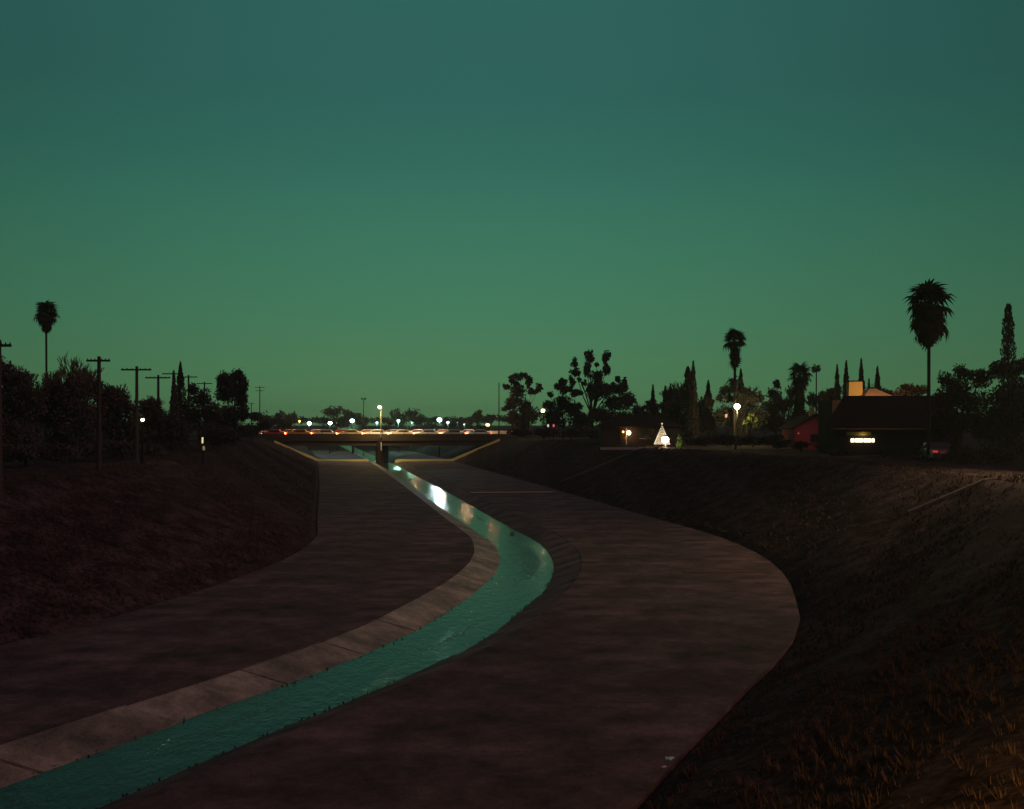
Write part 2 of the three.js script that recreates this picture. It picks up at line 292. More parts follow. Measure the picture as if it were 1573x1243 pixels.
// ---------------------------------------------------------------- the road bridge across the far end
const BZ = -232, BX = -27.5;
{
  const t = thing('road_bridge', 'low dark road bridge across the far end of the channel', 'bridge', [BX, 0, BZ]);
  const half = 30;
  part('deck', box(2 * half, 0.75, 12, 0, 4.25, -6), M.bridge, t);
  part('girder', box(2 * half, 1.0, 0.5, 0, 3.25, -0.45), M.bridge, t);
  part('girder', box(2 * half, 1.0, 0.5, 0, 3.25, -11.5), M.bridge, t);
  part('kerb', box(2 * half, 0.72, 0.35, 0, 5.0, -0.17), M.bridge, t);
  part('parapet', box(2 * half, 1.3, 0.3, 0, 5.0, -11.8), M.parapet, t);
  part('footway', box(2 * half, 0.16, 1.5, 0, 5.0, -10.85), M.kerb, t);
  const pier = part('pier', (() => { const S = new Soup(); const pr = [[-0.8, -0.6], [0, 0.35], [0.8, -0.6], [0.8, -11], [0, -11.7], [-0.8, -11]]; for (let i = 0; i < 6; i++) { const a = pr[i], b = pr[(i + 1) % 6]; S.quad(V(a[0], -1, a[1]), V(b[0], -1, b[1]), V(b[0], 4.6, b[1]), V(a[0], 4.6, a[1])); } for (const y of [-1, 4.6]) for (let i = 1; i < 5; i++) S.tri(V(pr[0][0], y, pr[0][1]), V(pr[i][0], y, pr[i][1]), V(pr[i + 1][0], y, pr[i + 1][1])); return S.geo(); })(), M.bridge, t);
  pier.position.set(-0.4, 0, 0);
  part('gauge_board', box(0.22, 1.7, 0.06, 0.5, 2.3, 0.25), M.white, pier, 'pale upright gauge board on the pier');
  // sloping abutment walls
  for (const s of [-1, 1]) {
    const S = new Soup(), x0 = s * (BED - 1), x1 = s * (TOP + 5);
    const A = [V(x0, -0.3, -0.9), V(x1, BANK + 0.1, -0.9), V(x1, 4.2, -0.9)], B = A.map((p) => V(p.x, p.y, -11));
    const q = [[x0, -0.5], [x1, -0.5], [x1, 4.24], [s * (TOP - 1.5), 4.24]].map(([x, y]) => [x, y]);
    for (let i = 0; i < 4; i++) { const a = q[i], b = q[(i + 1) % 4]; S.quad(V(a[0], a[1], -1), V(b[0], b[1], -1), V(b[0], b[1], -11), V(a[0], a[1], -11)); }
    S.quad(...q.map(([x, y]) => V(x, y, -1))); S.quad(...q.map(([x, y]) => V(x, y, -11)));
    part('abutment', S.geo(), M.bridge, t);
  }
  for (let i = 0; i <= 24; i++) part('rail_post', box(0.08, 0.75, 0.08, -half + 0.5 + i * (2 * half - 1) / 24, 5.72, -0.17), M.darkSteel, t);
  part('handrail', box(2 * half - 0.6, 0.06, 0.07, 0, 6.44, -0.17), M.darkSteel, t);
}
// sill across the channel, added and coloured for a stripe of lamplight
{
  const z = -230.9, c = cz(z), t = thing('lit_stripe_sill', 'raised sill shaped for a lit stripe before the bridge, lamplight in its colour', 'sill', [c, 0, z]);
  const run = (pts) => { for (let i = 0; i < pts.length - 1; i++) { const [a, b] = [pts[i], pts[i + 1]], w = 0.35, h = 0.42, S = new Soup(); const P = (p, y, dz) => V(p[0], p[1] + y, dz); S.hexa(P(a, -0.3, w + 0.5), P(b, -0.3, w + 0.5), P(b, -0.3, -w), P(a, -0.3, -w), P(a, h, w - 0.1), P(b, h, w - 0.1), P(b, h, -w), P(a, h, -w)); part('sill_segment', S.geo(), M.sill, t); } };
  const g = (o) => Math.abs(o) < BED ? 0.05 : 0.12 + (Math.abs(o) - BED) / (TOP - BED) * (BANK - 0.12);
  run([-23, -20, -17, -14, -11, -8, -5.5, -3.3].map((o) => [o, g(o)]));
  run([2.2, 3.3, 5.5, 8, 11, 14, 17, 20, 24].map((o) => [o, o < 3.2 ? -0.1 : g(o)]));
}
// road surface beyond the bridge ends
struct('road', (() => { const S = new Soup(); const yy = 5.012; S.quad(V(-420, yy, BZ - 1), V(420, yy, BZ - 1), V(420, yy, BZ - 11), V(-420, yy, BZ - 11)); return S.geo(); })(), M.asphalt, 'asphalt road crossing the bridge', 'road');

// ---------------------------------------------------------------- cars
function carGeo() {
  const prof = [[-2.15, 0.32], [-2.2, 0.62], [-2.12, 0.86], [-1.55, 0.95], [-1.05, 1.38], [0.55, 1.42], [1.15, 1.0], [1.95, 0.86], [2.18, 0.66], [2.2, 0.32]];
  const sh = new THREE.Shape(prof.map(([x, y]) => new THREE.Vector2(x, y)));
  for (const cx of [-1.32, 1.35]) { const h = new THREE.Path(); h.absarc(cx, 0.34, 0.01, 0, 6.28); }
  const g = new THREE.ExtrudeGeometry(sh, { depth: 1.5, bevelEnabled: true, bevelThickness: 0.1, bevelSize: 0.07, bevelSegments: 2, steps: 1 }); g.translate(0, 0, -0.75); return g;
}
const CAR = carGeo(), WHEEL = (() => { const g = new THREE.CylinderGeometry(0.32, 0.32, 0.22, 16); g.rotateX(Math.PI / 2); return g; })(), RIMG = (() => { const g = new THREE.CylinderGeometry(0.19, 0.19, 0.24, 12); g.rotateX(Math.PI / 2); return g; })();
const sideWin = (() => { const sh = new THREE.Shape([[-1.35, 0.99], [-1.0, 1.32], [0.48, 1.35], [0.98, 1.02]].map(([x, y]) => new THREE.Vector2(x, y))); return new THREE.ExtrudeGeometry(sh, { depth: 0.02, bevelEnabled: false }); })();
const dimTail = glow(1, 0.08, 0.09, 0.35), tailMat = glow(1, 0.08, 0.02, 9), headMat = glow(1, 0.8, 0.5, 6);
function car(name, label, cat, pos, turn, paint, lit, group) {
  const t = thing(name, label, cat, pos, turn, group);
  part('body', CAR, paint, t);
  for (const s of [-1, 1]) {
    const w = part('side_window', sideWin, M.pane, t); w.position.z = s > 0 ? 0.845 : -0.865;
    for (const cx of [-1.32, 1.35]) { const wh = part('wheel', WHEEL, M.rubber, t); wh.position.set(cx, 0.32, s * 0.78); const r = part('rim', RIMG, M.steel, wh); r.position.set(0, 0, 0); }
    part('taillight', rbox(0.3, 0.2, 0.42, 0.04, -2.14, 0.66, s * 0.62), lit.dim ? dimTail : lit.tail ? tailMat : M.pane, t);
    part('headlight', rbox(0.3, 0.18, 0.4, 0.04, 2.1, 0.6, s * 0.6), lit.head ? headMat : M.pane, t);
  }
  if (name === 'bridge_car') t.scale.setScalar(1.1);
  if (lit.tail) { lampLight(-2.42, 0.75, 0, [1, 0.16, 0.05], lit.tail, t, 10); }
  if (lit.head) { lampLight(2.42, 0.72, 0, [1, 0.72, 0.38], lit.head, t, 10); }
  return t;
}
const paints = { white: std(0.7, 0.68, 0.64, 0.35), cream: std(0.6, 0.52, 0.4, 0.35), silver: std(0.45, 0.45, 0.44, 0.3, { metalness: 0.3 }), red: std(0.45, 0.06, 0.04, 0.35), orange: std(0.6, 0.25, 0.08, 0.35), tan: std(0.45, 0.34, 0.22, 0.4), dark: std(0.06, 0.06, 0.07, 0.35) };
{  // standing cars added in place of the light trail of passing traffic
  const words = ['first', 'second', 'third', 'fourth', 'fifth', 'sixth', 'seventh', 'eighth', 'ninth'];
  const near = ['red', 'orange', 'cream', 'tan', 'white', 'cream', 'white', 'silver', 'white'], far = ['orange', 'white', 'red', 'cream', 'silver', 'white', 'cream', 'white'];
  near.forEach((c, i) => car('bridge_car', `${c} car added for the light trail on the bridge, ${words[i]} from the left in the near lane`, 'car', [-50.5 + i * 5.45, 5.012, BZ - 2.6], Math.PI, paints[c], { tail: i > 6 ? 20 : 42, head: i > 4 ? 40 : 12 }, 'cars added for the light trail on the bridge'));
  far.forEach((c, i) => car('bridge_car', `${c} car added for the light trail on the bridge, ${words[i]} from the left in the far lane`, 'car', [-47.6 + i * 5.5, 5.012, BZ - 7.4], 0, paints[c], { tail: 34, head: i > 3 ? 42 : 20 }, 'cars added for the light trail on the bridge'));
}
// ---------------------------------------------------------------- lamps
function streetLamp(label, px, py, d, rgb, cd, o = {}) {
  const x = X(px, d), y = Y(py, d), g = o.base ?? gh(x, -d), t = thing(o.name ?? 'street_lamp', label, 'street lamp', [x, g, -d], o.turn ?? 0, o.group);
  const h = y - g, r = o.r ?? 0.3, ov = o.arm ?? 0;
  part('pole', cyl(0.11, 0.07, h + 0.1, -ov, 0, 0), o.poleMat ?? M.darkSteel, t);
  part('base', cyl(0.2, 0.16, 0.5, -ov, 0, 0), o.poleMat ?? M.darkSteel, t);
  if (ov) part('arm', (() => { const S = new Soup(); S.tube(V(-ov, h, 0), V(-ov * 0.4, h + 0.35, 0), 0.05, 0.045).tube(V(-ov * 0.4, h + 0.35, 0), V(0, h + 0.3, 0), 0.045, 0.04); return S.geo(); })(), o.poleMat ?? M.darkSteel, t);
  const m = glow(...rgb, o.k ?? 30);
  part('lamp_cap', cyl(r * 0.9, r * 0.3, r * 0.5, 0, h + r * 0.75, 0), M.darkSteel, t);
  part('lamp_bulb', ball(r, 0, h, 0, o.sq ?? 0.9), m, t);
  if (o.spot) {
    const l = new THREE.SpotLight(new THREE.Color().setRGB(...rgb), o.spot, 0, o.cone ?? 0.5, 1, 2), tgt = new THREE.Object3D(); if (o.down) { l.position.set(0, h - r - 0.1, 0); tgt.position.copy(V(o.down[0] - x, o.down[1] - g, o.down[2] + d).applyAxisAngle(V(0, 1, 0), -(o.turn ?? 0))); } else { l.position.set(0, h, r + 0.15); tgt.position.set((o.aim ?? -2) - x, -1 - g, d - 95); } t.add(l, tgt); l.target = tgt; l.castShadow = true; l.shadow.radius = 10;
  }
  if (cd) lampLight(0, h - (r > 0.24 ? r + 0.12 : 0), o.front ?? (r > 0.24 ? 0.3 : 0), rgb, cd, t, 8);
  return t;
}
const sodium = [1, 0.62, 0.22], cool = [0.55, 1, 0.9], warm = [1, 0.75, 0.42], olive = [1, 0.86, 0.36];
streetLamp('warm lit street lamp on the bridge above the pier', 583, 625.5, 229.6, [1, 0.74, 0.32], 330, { r: 0.36, base: 5.0, k: 14, poleMat: M.rib, arm: 2.4, turn: -Math.PI / 2 });
streetLamp('brilliant blue-white street lamp just behind the bridge', 675, 645, 254, [0.62, 0.95, 1], 40, { r: 0.55, k: 9, spot: 280, group: 'cool lamps behind the bridge' });
streetLamp('small cool lamp right of the brilliant blue-white lamp', 688, 649, 300, cool, 60, { r: 0.32, k: 10, group: 'cool lamps behind the bridge' });
streetLamp('leftmost cool white lamp above the bridge, under the rounded tree', 475, 650.5, 300, [0.6, 1, 0.9], 20, { r: 0.5, spot: 120, aim: -12, k: 22, group: 'cool lamps behind the bridge' });
streetLamp('cool white lamp above the bridge, second large one from the left', 507, 650, 290, [0.65, 1, 0.85], 20, { r: 0.5, spot: 120, aim: -10, k: 22, group: 'cool lamps behind the bridge' });
streetLamp('cool white lamp above the bridge just left of the pier lamp', 541, 646.5, 285, [0.55, 0.95, 1], 20, { r: 0.52, spot: 140, aim: -8, k: 26, group: 'cool lamps behind the bridge' });
streetLamp('small white lamp farthest left above the bridge', 447, 645.5, 320, [1, 0.95, 0.8], 60, { r: 0.42, k: 8, group: 'small lamps behind the bridge' });
streetLamp('small amber lamp left of the cool lamps behind the bridge', 460, 647, 330, [1, 0.75, 0.2], 40, { r: 0.35, k: 2.5, group: 'small lamps behind the bridge' });
streetLamp('small yellow lamp between two cool lamps behind the bridge', 518, 648, 320, [1, 0.85, 0.4], 60, { r: 0.4, k: 5, group: 'small lamps behind the bridge' });
streetLamp('small cyan lamp just left of the lit bridge pole', 579, 649.5, 330, [0.4, 1, 0.95], 40, { r: 0.38, k: 4, group: 'small lamps behind the bridge' });
streetLamp('small high cyan lamp right of the lit bridge pole', 612, 634, 360, [0.5, 1, 0.75], 40, { r: 0.35, k: 3, group: 'small lamps behind the bridge' });
streetLamp('small cyan lamp under the high one, right of the bridge pole', 612, 646.5, 300, [0.4, 1, 0.75], 160, { r: 0.42, k: 6, group: 'small lamps behind the bridge' });
streetLamp('small green lamp midway between bridge pole and brilliant lamp', 633, 649, 330, [0.4, 1, 0.7], 40, { r: 0.36, k: 4, group: 'small lamps behind the bridge' });
streetLamp('dim green lamp well right of the brilliant lamp', 713, 652, 320, [0.5, 1, 0.6], 20, { r: 0.25, k: 2, group: 'small lamps behind the bridge' });
streetLamp('warm lamp low beside the tall thin pole', 749, 653, 270, [1, 0.7, 0.3], 120, { r: 0.5, k: 3, group: 'small lamps behind the bridge' });
streetLamp('yellow street lamp in front of the dark trees right of the bridge', 834, 631, 226, [1, 0.85, 0.42], 50, { r: 0.42, k: 9 });
streetLamp('bright yellow street lamp under the palm on the right bank', 1132.5, 624.5, 150, [1, 0.82, 0.36], 90, { r: 0.4, k: 40 });
streetLamp('small yard lamp among the dark trees on the left bank', 219, 645, 84, [1, 0.92, 0.6], 8, { r: 0.14, k: 6 });
// lamps of the bank road outside the frame on the right: they light the bed and the near slope
streetLamp('tall street lamp on the right bank, outside the picture', CX + 38 / 64 * F, HZ - (13.5 - EYE) / 64 * F, 64, [1, 0.72, 0.4], 0, { spot: 1250, down: [-4, 0, -60], cone: 1.08, r: 0.24, k: 30, arm: 1.8, turn: Math.PI });
streetLamp('orange path lamp on the near slope, outside the picture', CX + 8 / 11 * F, HZ - (6.5 - EYE) / 11 * F, 11, [1, 0.5, 0.1], 100, { r: 0.2, k: 20 });

// ---------------------------------------------------------------- plants
const randDir = () => { const z = R(-1, 1), a = R(0, 6.2832), r = Math.sqrt(1 - z * z); return V(r * Math.cos(a), z, r * Math.sin(a)); };
function leaf(S, p, s) {
  const a = randDir(), b = randDir().cross(a).normalize();
  S.quad(p.clone().addScaledVector(a, -s), p.clone().addScaledVector(b, -s * 0.45), p.clone().addScaledVector(a, s), p.clone().addScaledVector(b, s * 0.45));
}
function lobe(S, c, rx, ry, rz, n, s, tuft) {
  const sub = Array.from({ length: 9 }, () => { const d = randDir(), k = tuft ? R(0.3, 0.72) : R(0.25, 0.62); return [d.x * k, d.y * k, d.z * k, tuft ? R(0.3, 0.6) : R(0.38, 0.68)]; }); sub.push([0, 0, 0, 0.66]);
  for (let i = 0; i < n; i++) {
    const q = sub[(rnd() * sub.length) | 0], d = randDir(), k = q[3] * Math.pow(rnd(), 0.4);
    leaf(S, V(c.x + (q[0] + d.x * k) * rx, c.y + (q[1] + d.y * k) * ry, c.z + (q[2] + d.z * k) * rz), s * R(0.6, 1.3));
  }
}
// a leafy tree: lobes given as [px, py, radius px x, radius px y]
function leafTree(name, label, d, lobes, o = {}) {
  const px0 = o.trunk ?? lobes.reduce((a, l) => a + l[0], 0) / lobes.length, x0 = X(px0, d), g = gh(x0, -d);
  const t = thing(name, label, o.cat ?? 'tree', [x0, g, -d], 0, o.group), S = new Soup(), T = new Soup(), dens = o.dens ?? 1, ls = o.leaf ?? Math.max(0.16, d * 0.0014);
  let low = 1e9;
  const cs = lobes.map(([px, py, rx, ry]) => { const c = V(X(px, d) - x0, Y(py, d) - g, R(-0.5, 0.5) * rx / F * d); low = Math.min(low, c.y); return [c, rx / F * d, ry / F * d]; });
  cs.forEach(([c, rx, ry]) => lobe(S, c, rx, ry, (rx + ry) * 0.5 * (o.deep ?? 0.9), Math.ceil(dens * 13 * rx * ry / (ls * ls)) + 60, ls, name === 'eucalyptus_tree'));
  const fork = V(0, Math.max(0.6, low * 0.5), 0), tr = o.tr ?? Math.max(0.12, 0.022 * (low + 3));
  T.tube(V(0, -0.3, 0), fork, tr * 1.3, tr, 7);
  cs.forEach(([c]) => { const mid = fork.clone().lerp(c, 0.5).add(V(R(-0.3, 0.3), R(-0.2, 0.4), R(-0.3, 0.3))); T.tube(fork, mid, tr * 0.6, tr * 0.4, 5).tube(mid, c, tr * 0.4, tr * 0.12, 5); });
  part('trunk', T.geo(), M.bark, t); part(o.crown ?? 'crown', S.geo(), o.mat ?? M.leaf, t);
  return t;
}
// leafless tree: repeatedly forking upward twigs
function bareTree(label, px, top, d, wpx, o = {}) {
  const x0 = X(px, d), g = o.base ?? gh(x0, -d), H = Y(top, d) - g, W = wpx / F * d, t = thing('bare_tree', label, 'tree', [x0, g, -d], 0, o.group), T = new Soup(), S = new Soup();
  const r0 = Math.max(0.014, d * 0.00026);
  const grow = (p, dir, len, r, lvl) => {
    const q = p.clone().addScaledVector(dir, len);
    (lvl > 2 ? S : T).tube(p, q, Math.max(r, r0), Math.max(r * 0.65, r0 * 0.8), lvl > 2 ? 3 : 6);
    if (lvl >= 6) return;
    const n = lvl === 0 ? 6 : lvl < 3 ? 3 : 2 + (rnd() < 0.7 ? 1 : 0);
    for (let i = 0; i < n; i++) {
      const sp = lvl === 0 ? 0.6 * W / H * 1.6 : 0.42;
      const nd = dir.clone().add(V(R(-1, 1) * sp, R(0, 0.2) + 0.12, R(-1, 1) * sp)).normalize();
      grow(lvl === 0 ? p.clone().lerp(q, R(0.6, 1)) : p.clone().lerp(q, R(0.7, 1)), nd, len * R(0.62, 0.85), r * 0.55, lvl + 1);
    }
  };
  grow(V(0, -0.2, 0), V(R(-0.05, 0.05), 1, 0).normalize(), H * 0.27, 0.02 * H, 0);
  part('trunk', T.geo(), M.bark, t); part('crown', S.geo(), M.twig, t);
  return t;
}
function cypress(label, px, top, d, wpx, o = {}) {
  const x0 = X(px, d), g = gh(x0, -d), H = Y(top, d) - g, W = wpx / F * d * 0.92, t = thing('cypress_tree', label, 'tree', [x0, g, -d], 0, o.group), S = new Soup();
  const ls = Math.max(0.13, d * 0.0011), n = Math.min(5200, Math.ceil(H * W * 26 / (ls * ls) * 0.16) + 500), lean = o.lean ?? 0;
  for (let i = 0; i < n; i++) {
    const u = Math.pow(rnd(), 0.85), a = R(0, 6.2832), prof = Math.pow(1 - u, o.pow ?? 0.8) * (0.72 + 0.28 * Math.min(1, u * 6)) * (o.blunt ? Math.min(1, 1) : 1) * (0.9 + 0.13 * Math.sin(u * 41 + a * 2 + px) + 0.08 * Math.sin(u * 97 + a));
    const k = W * prof * Math.pow(rnd(), 0.35), p = V(Math.cos(a) * k + lean * u * H, 0.3 + u * (H - 0.3), Math.sin(a) * k), s = ls * R(0.6, 1.3), tilt = V(Math.cos(a) * 0.35 + R(-0.25, 0.25), 1, Math.sin(a) * 0.35 + R(-0.25, 0.25)).normalize(), b = randDir().cross(tilt).normalize();
    S.quad(p.clone().addScaledVector(tilt, -s), p.clone().addScaledVector(b, -s * 0.4), p.clone().addScaledVector(tilt, s * 1.2), p.clone().addScaledVector(b, s * 0.4));
  }
  part('trunk', cyl(Math.max(0.1, W * 0.25), 0.03, H * 0.93, 0, -0.2, 0, 7), M.bark, t); part('crown', S.geo(), M.cypress, t);
  return t;
}
// fan palm: ringed trunk, every live frond a piece of its own, a skirt of dead fronds
const FROND = [0, 1, 2].map((v) => {
  const S = new Soup(); S.tube(V(0, 0, 0), V(0.55, 0.04, 0), 0.03, 0.02, 4);
  const n = 11; for (let i = 0; i < n; i++) { const a = (i / (n - 1) - 0.5) * 3.6, l = (0.6 + 0.12 * Math.cos(a)) * R(0.85, 1.1), e = 0.17, d = (v * 0.08 + 0.2);
    const tip = V(0.55 + Math.cos(a) * l, -d * (1 + Math.abs(a) * 0.4) - 0.06, Math.sin(a) * l), m1 = V(0.55 + Math.cos(a - e) * l * 0.68, 0.02 - d * 0.3, Math.sin(a - e) * l * 0.6), m2 = V(0.55 + Math.cos(a + e) * l * 0.68, 0.02 - d * 0.3, Math.sin(a + e) * l * 0.6);
    S.tri(V(0.52, 0.04, 0), m1, m2).tri(m1, tip, m2); }
  return S.geo();
});
function palm(label, px, top, d, crownR, o = {}) {
  const x0 = X(px, d), g = gh(x0, -d), H = Y(top, d) - g - crownR * (o.over ?? 0.9), t = thing('fan_palm', label, 'palm tree', [x0, g, -d], R(0, 6), o.group), T = new Soup();
  const tr = o.tr ?? 0.2, n = 22;
  for (let i = 0; i < n; i++) { const y0 = H * i / n - (i ? 0 : 0.3), y1 = H * (i + 1) / n, r = tr * (1.25 - 0.35 * Math.min(1, i / n * 2)); T.tube(V(Math.sin(i * 0.2) * 0.04, y0, 0), V(Math.sin((i + 1) * 0.2) * 0.04, y1, 0), r * 1.04, r * 0.95, 9); }
  part('trunk', T.geo(), M.bark, t);
  const N = o.n ?? 44, sc = crownR / 1.2;
  for (let i = 0; i < N; i++) {
    const f = part('frond', FROND[i % 3], M.frond, t), u = i / N, el = (o.up ?? 1.25) - u * (o.spread ?? 2.1);
    f.position.set(0, H + R(-0.12, 0.12) * sc + (1 - u) * 0.25 * sc, 0); f.rotation.set(R(-0.5, 0.5), i * 2.39996 + R(-0.2, 0.2), el + R(-0.15, 0.15), 'YZX'); f.scale.setScalar(sc * R(0.8, 1.1));
  }
  const K = o.dead ?? 0;
  for (let i = 0; i < K; i++) {
    const f = part('dead_frond', FROND[i % 3], M.dead, t), u = i / K;
    f.position.set(0, H - u * o.skirt + R(-0.15, 0.15), 0); f.rotation.set(R(-0.7, 0.7), i * 2.39996 + R(-0.3, 0.3), -R(o.flare ?? 0.95, 1.45), 'YZX'); f.scale.set(sc * R(0.85, 1.1) * (1 - u * (o.taper ?? 0.3)), sc, sc * R(0.5, 0.8));
  }
  return t;
}
// ---- left bank
palm('tall slender fan palm rising above the trees on the left bank', 71, 466, 165, 1.9, { skirt: 1.9, dead: 40, taper: 0.6, flare: 0.75, n: 40, spread: 2.2, tr: 0.17 });
bareTree('bare tree crown at the far left edge, left of the palm', 40, 534, 120, 70, { group: 'bare trees on the left bank' });
bareTree('bare tree with upright twigs just right of the left palm', 118, 530, 112, 66, { group: 'bare trees on the left bank' });
bareTree('smaller bare tree between the palm and the tall bare tree', 85, 552, 105, 44, { group: 'bare trees on the left bank' });
bareTree('low bare tree beside the nearest crossarm pole on the left bank', 180, 566, 116, 50, { group: 'bare trees on the left bank' });
bareTree('low bare tree left of the two cypresses on the left bank', 228, 590, 140, 40, { group: 'bare trees on the left bank' });
leafTree('dense_tree', 'dense dark tree filling the left edge below the bare twigs', 88, [[-10, 574, 40, 28], [25, 586, 32, 24], [-5, 620, 50, 40], [45, 615, 40, 40], [10, 670, 60, 36]], { group: 'dark trees on the left bank' });
leafTree('dense_tree', 'dense dark tree under the tall palm on the left bank', 92, [[75, 600, 34, 24], [110, 598, 34, 26], [70, 635, 44, 36], [120, 630, 44, 40], [100, 675, 60, 30]], { group: 'dark trees on the left bank' });
leafTree('dense_tree', 'dense dark tree sloping down right of the left palm', 98, [[150, 598, 28, 22], [178, 608, 28, 22], [160, 640, 44, 34], [200, 628, 30, 26], [190, 668, 50, 26]], { group: 'dark trees on the left bank' });
leafTree('dense_tree', 'dark rounded bush around the left yard lamp', 110, [[228, 628, 22, 18], [250, 640, 26, 20], [232, 664, 34, 24], [268, 664, 30, 22]], { group: 'dark trees on the left bank' });
cypress('taller pointed cypress of the pair on the left bank', 277, 557, 150, 20.8, { group: 'cypresses on the left bank' });
cypress('shorter pointed cypress of the pair on the left bank', 267, 570, 146, 13, { group: 'cypresses on the left bank' });
leafTree('dense_tree', 'low dark tree between the cypress pair and the rounded tree', 140, [[297, 598, 13, 13], [310, 612, 20, 18], [290, 632, 24, 22], [325, 636, 24, 22]], { group: 'dark trees on the left bank' });
leafTree('round_tree', 'large rounded tree with flat right side on the left bank', 150, [[358, 596, 20, 20], [348, 584, 20, 17], [364, 580, 16, 15], [374, 592, 11, 16], [344, 606, 18, 18], [368, 612, 15, 22], [352, 636, 30, 20], [373, 636, 11, 20]], { dens: 1.3 });
leafTree('dense_tree', 'low dark bush sloping down to the left end of the bridge', 205, [[392, 640, 14, 10], [405, 652, 16, 9], [385, 660, 22, 14], [372, 662, 24, 16]], { group: 'dark trees on the left bank' });
leafTree('hedge', 'long dark hedge along the top of the left slope', 126, [[215, 675, 40, 16], [270, 680, 40, 14], [320, 668, 34, 18], [350, 672, 24, 14], [160, 688, 44, 14]], { cat: 'hedge', crown: 'foliage' });
// ---- right of the bridge
leafTree('eucalyptus_tree', 'eucalyptus with tufted crown beside the right end of the bridge', 238, [[800, 578, 11, 9], [788, 582, 7, 7], [812, 585, 9, 12], [779, 595, 6, 6], [795, 598, 16, 12], [828, 597, 6, 10], [820, 602, 9, 7], [785, 618, 12, 16], [803, 620, 18, 16], [790, 645, 14, 18], [812, 645, 20, 20], [775, 628, 5, 5]], { dens: 1.5, group: 'eucalyptus trees right of the bridge' });
leafTree('eucalyptus_tree', 'tall eucalyptus with separate upright tufts, highest of the dark clump', 212, [[906, 548, 9, 12], [903, 568, 9, 16], [931, 548, 9, 13], [932, 566, 9, 13], [882, 558, 6, 10], [884, 571, 9, 8], [918, 580, 12, 16], [890, 583, 4, 4], [898, 588, 5, 5], [907, 597, 8, 10], [920, 604, 26, 18], [940, 596, 16, 14], [917, 560, 4, 4]], { dens: 1.5, group: 'eucalyptus trees right of the bridge' });
leafTree('eucalyptus_tree', 'lower eucalyptus left of the tallest clump', 218, [[864, 586, 9, 10], [856, 594, 8, 7], [878, 588, 6, 12], [868, 600, 13, 8], [845, 606, 7, 5], [886, 604, 12, 9], [862, 618, 20, 14], [842, 622, 14, 10], [880, 625, 24, 16], [850, 642, 26, 18], [885, 645, 28, 18]], { dens: 1.4, group: 'eucalyptus trees right of the bridge' });
leafTree('dense_tree', 'dark broad tree sloping down right of the tall eucalyptus', 205, [[955, 596, 14, 14], [948, 583, 5, 7], [960, 585, 4, 7], [966, 614, 16, 14], [945, 620, 24, 20], [980, 632, 16, 16], [920, 640, 30, 18], [960, 645, 30, 18]], { dens: 1.3 });
leafTree('hedge', 'low dark hedge under the eucalyptus trees right of the bridge', 195, [[800, 664, 24, 9], [840, 664, 26, 10], [880, 664, 26, 11], [920, 666, 26, 12], [945, 668, 18, 12]], { cat: 'hedge', crown: 'foliage' });
// ---- right bank gardens
bareTree('rounded bare tree glowing behind the two tall cypresses', 1036, 572, 190, 44, { group: 'bare trees on the right bank' });
bareTree('bare tree lit by the street lamp right of the middle palm', 1152, 582, 165, 44, { group: 'bare trees on the right bank' });
bareTree('small bare tree just right of the tall cypress pair', 1080, 592, 180, 24, { group: 'bare trees on the right bank' });
bareTree('bare tree behind the small round-headed palm', 1262, 580, 200, 46, { group: 'bare trees on the right bank' });
bareTree('bare tree left of the shaggy palm on the right bank', 1208, 586, 190, 34, { group: 'bare trees on the right bank' });
bareTree('low bare tree between the chimney house and the tall palm', 1378, 584, 150, 30, { group: 'bare trees on the right bank' });
cypress('slim cypress alone just right of the dark tree clump', 1003, 592, 185, 11.4, { group: 'cypresses on the right bank' });
cypress('short slim cypress in front of the rounded bare tree', 1022, 594, 178, 13.3, { group: 'cypresses on the right bank' });
cypress('slim cypress on the right side of the rounded bare tree', 1030, 590, 176, 11.4, { group: 'cypresses on the right bank' });
cypress('left blunt cypress of the tall pair', 1057, 564, 160, 14.3, { pow: 0.4, group: 'cypresses on the right bank' });
cypress('right and tallest cypress of the tall pair', 1065, 555, 158, 15.6, { group: 'cypresses on the right bank' });
cypress('cypress midway between the tall pair and the middle palm', 1088, 585, 160, 17.1, { group: 'cypresses on the right bank' });
cypress('slim cypress just right of the middle palm trunk', 1138, 568, 156, 17.1, { group: 'cypresses on the right bank' });
palm('middle fan palm with a thick shag above the yellow street lamp', 1129, 507, 152, 1.85, { skirt: 2.2, dead: 40, taper: 0.1, flare: 1.2, n: 30, tr: 0.2, spread: 1.7, up: 1.3 });
leafTree('dense_tree', 'dark tree around the foot of the middle palm', 156, [[1125, 588, 12, 10], [1118, 600, 16, 12], [1140, 602, 14, 12], [1106, 612, 8, 8], [1128, 612, 24, 8], [1160, 612, 16, 12], [1115, 640, 22, 20], [1165, 640, 20, 20]], { mat: M.leaf2, group: 'dark garden trees on the right bank' });
leafTree('dense_tree', 'dark pointed garden tree between bare tree and shaggy palm', 165, [[1193, 592, 7, 10], [1190, 608, 14, 14], [1182, 625, 16, 16], [1202, 625, 16, 16], [1195, 650, 26, 18]], { group: 'dark garden trees on the right bank' });
leafTree('dense_tree', 'long dark garden shrub behind the glowing cone tree', 170, [[1000, 625, 16, 12], [1020, 624, 16, 10], [1045, 624, 18, 14], [1070, 630, 20, 14], [995, 645, 20, 16], [1040, 642, 26, 18], [1080, 646, 24, 20]], { group: 'dark garden trees on the right bank' });
palm('stout shaggy fan palm right of the garden trees', 1229, 561, 170, 2.0, { skirt: 5, dead: 60, taper: -0.2, flare: 0.8, n: 34, tr: 0.3 });
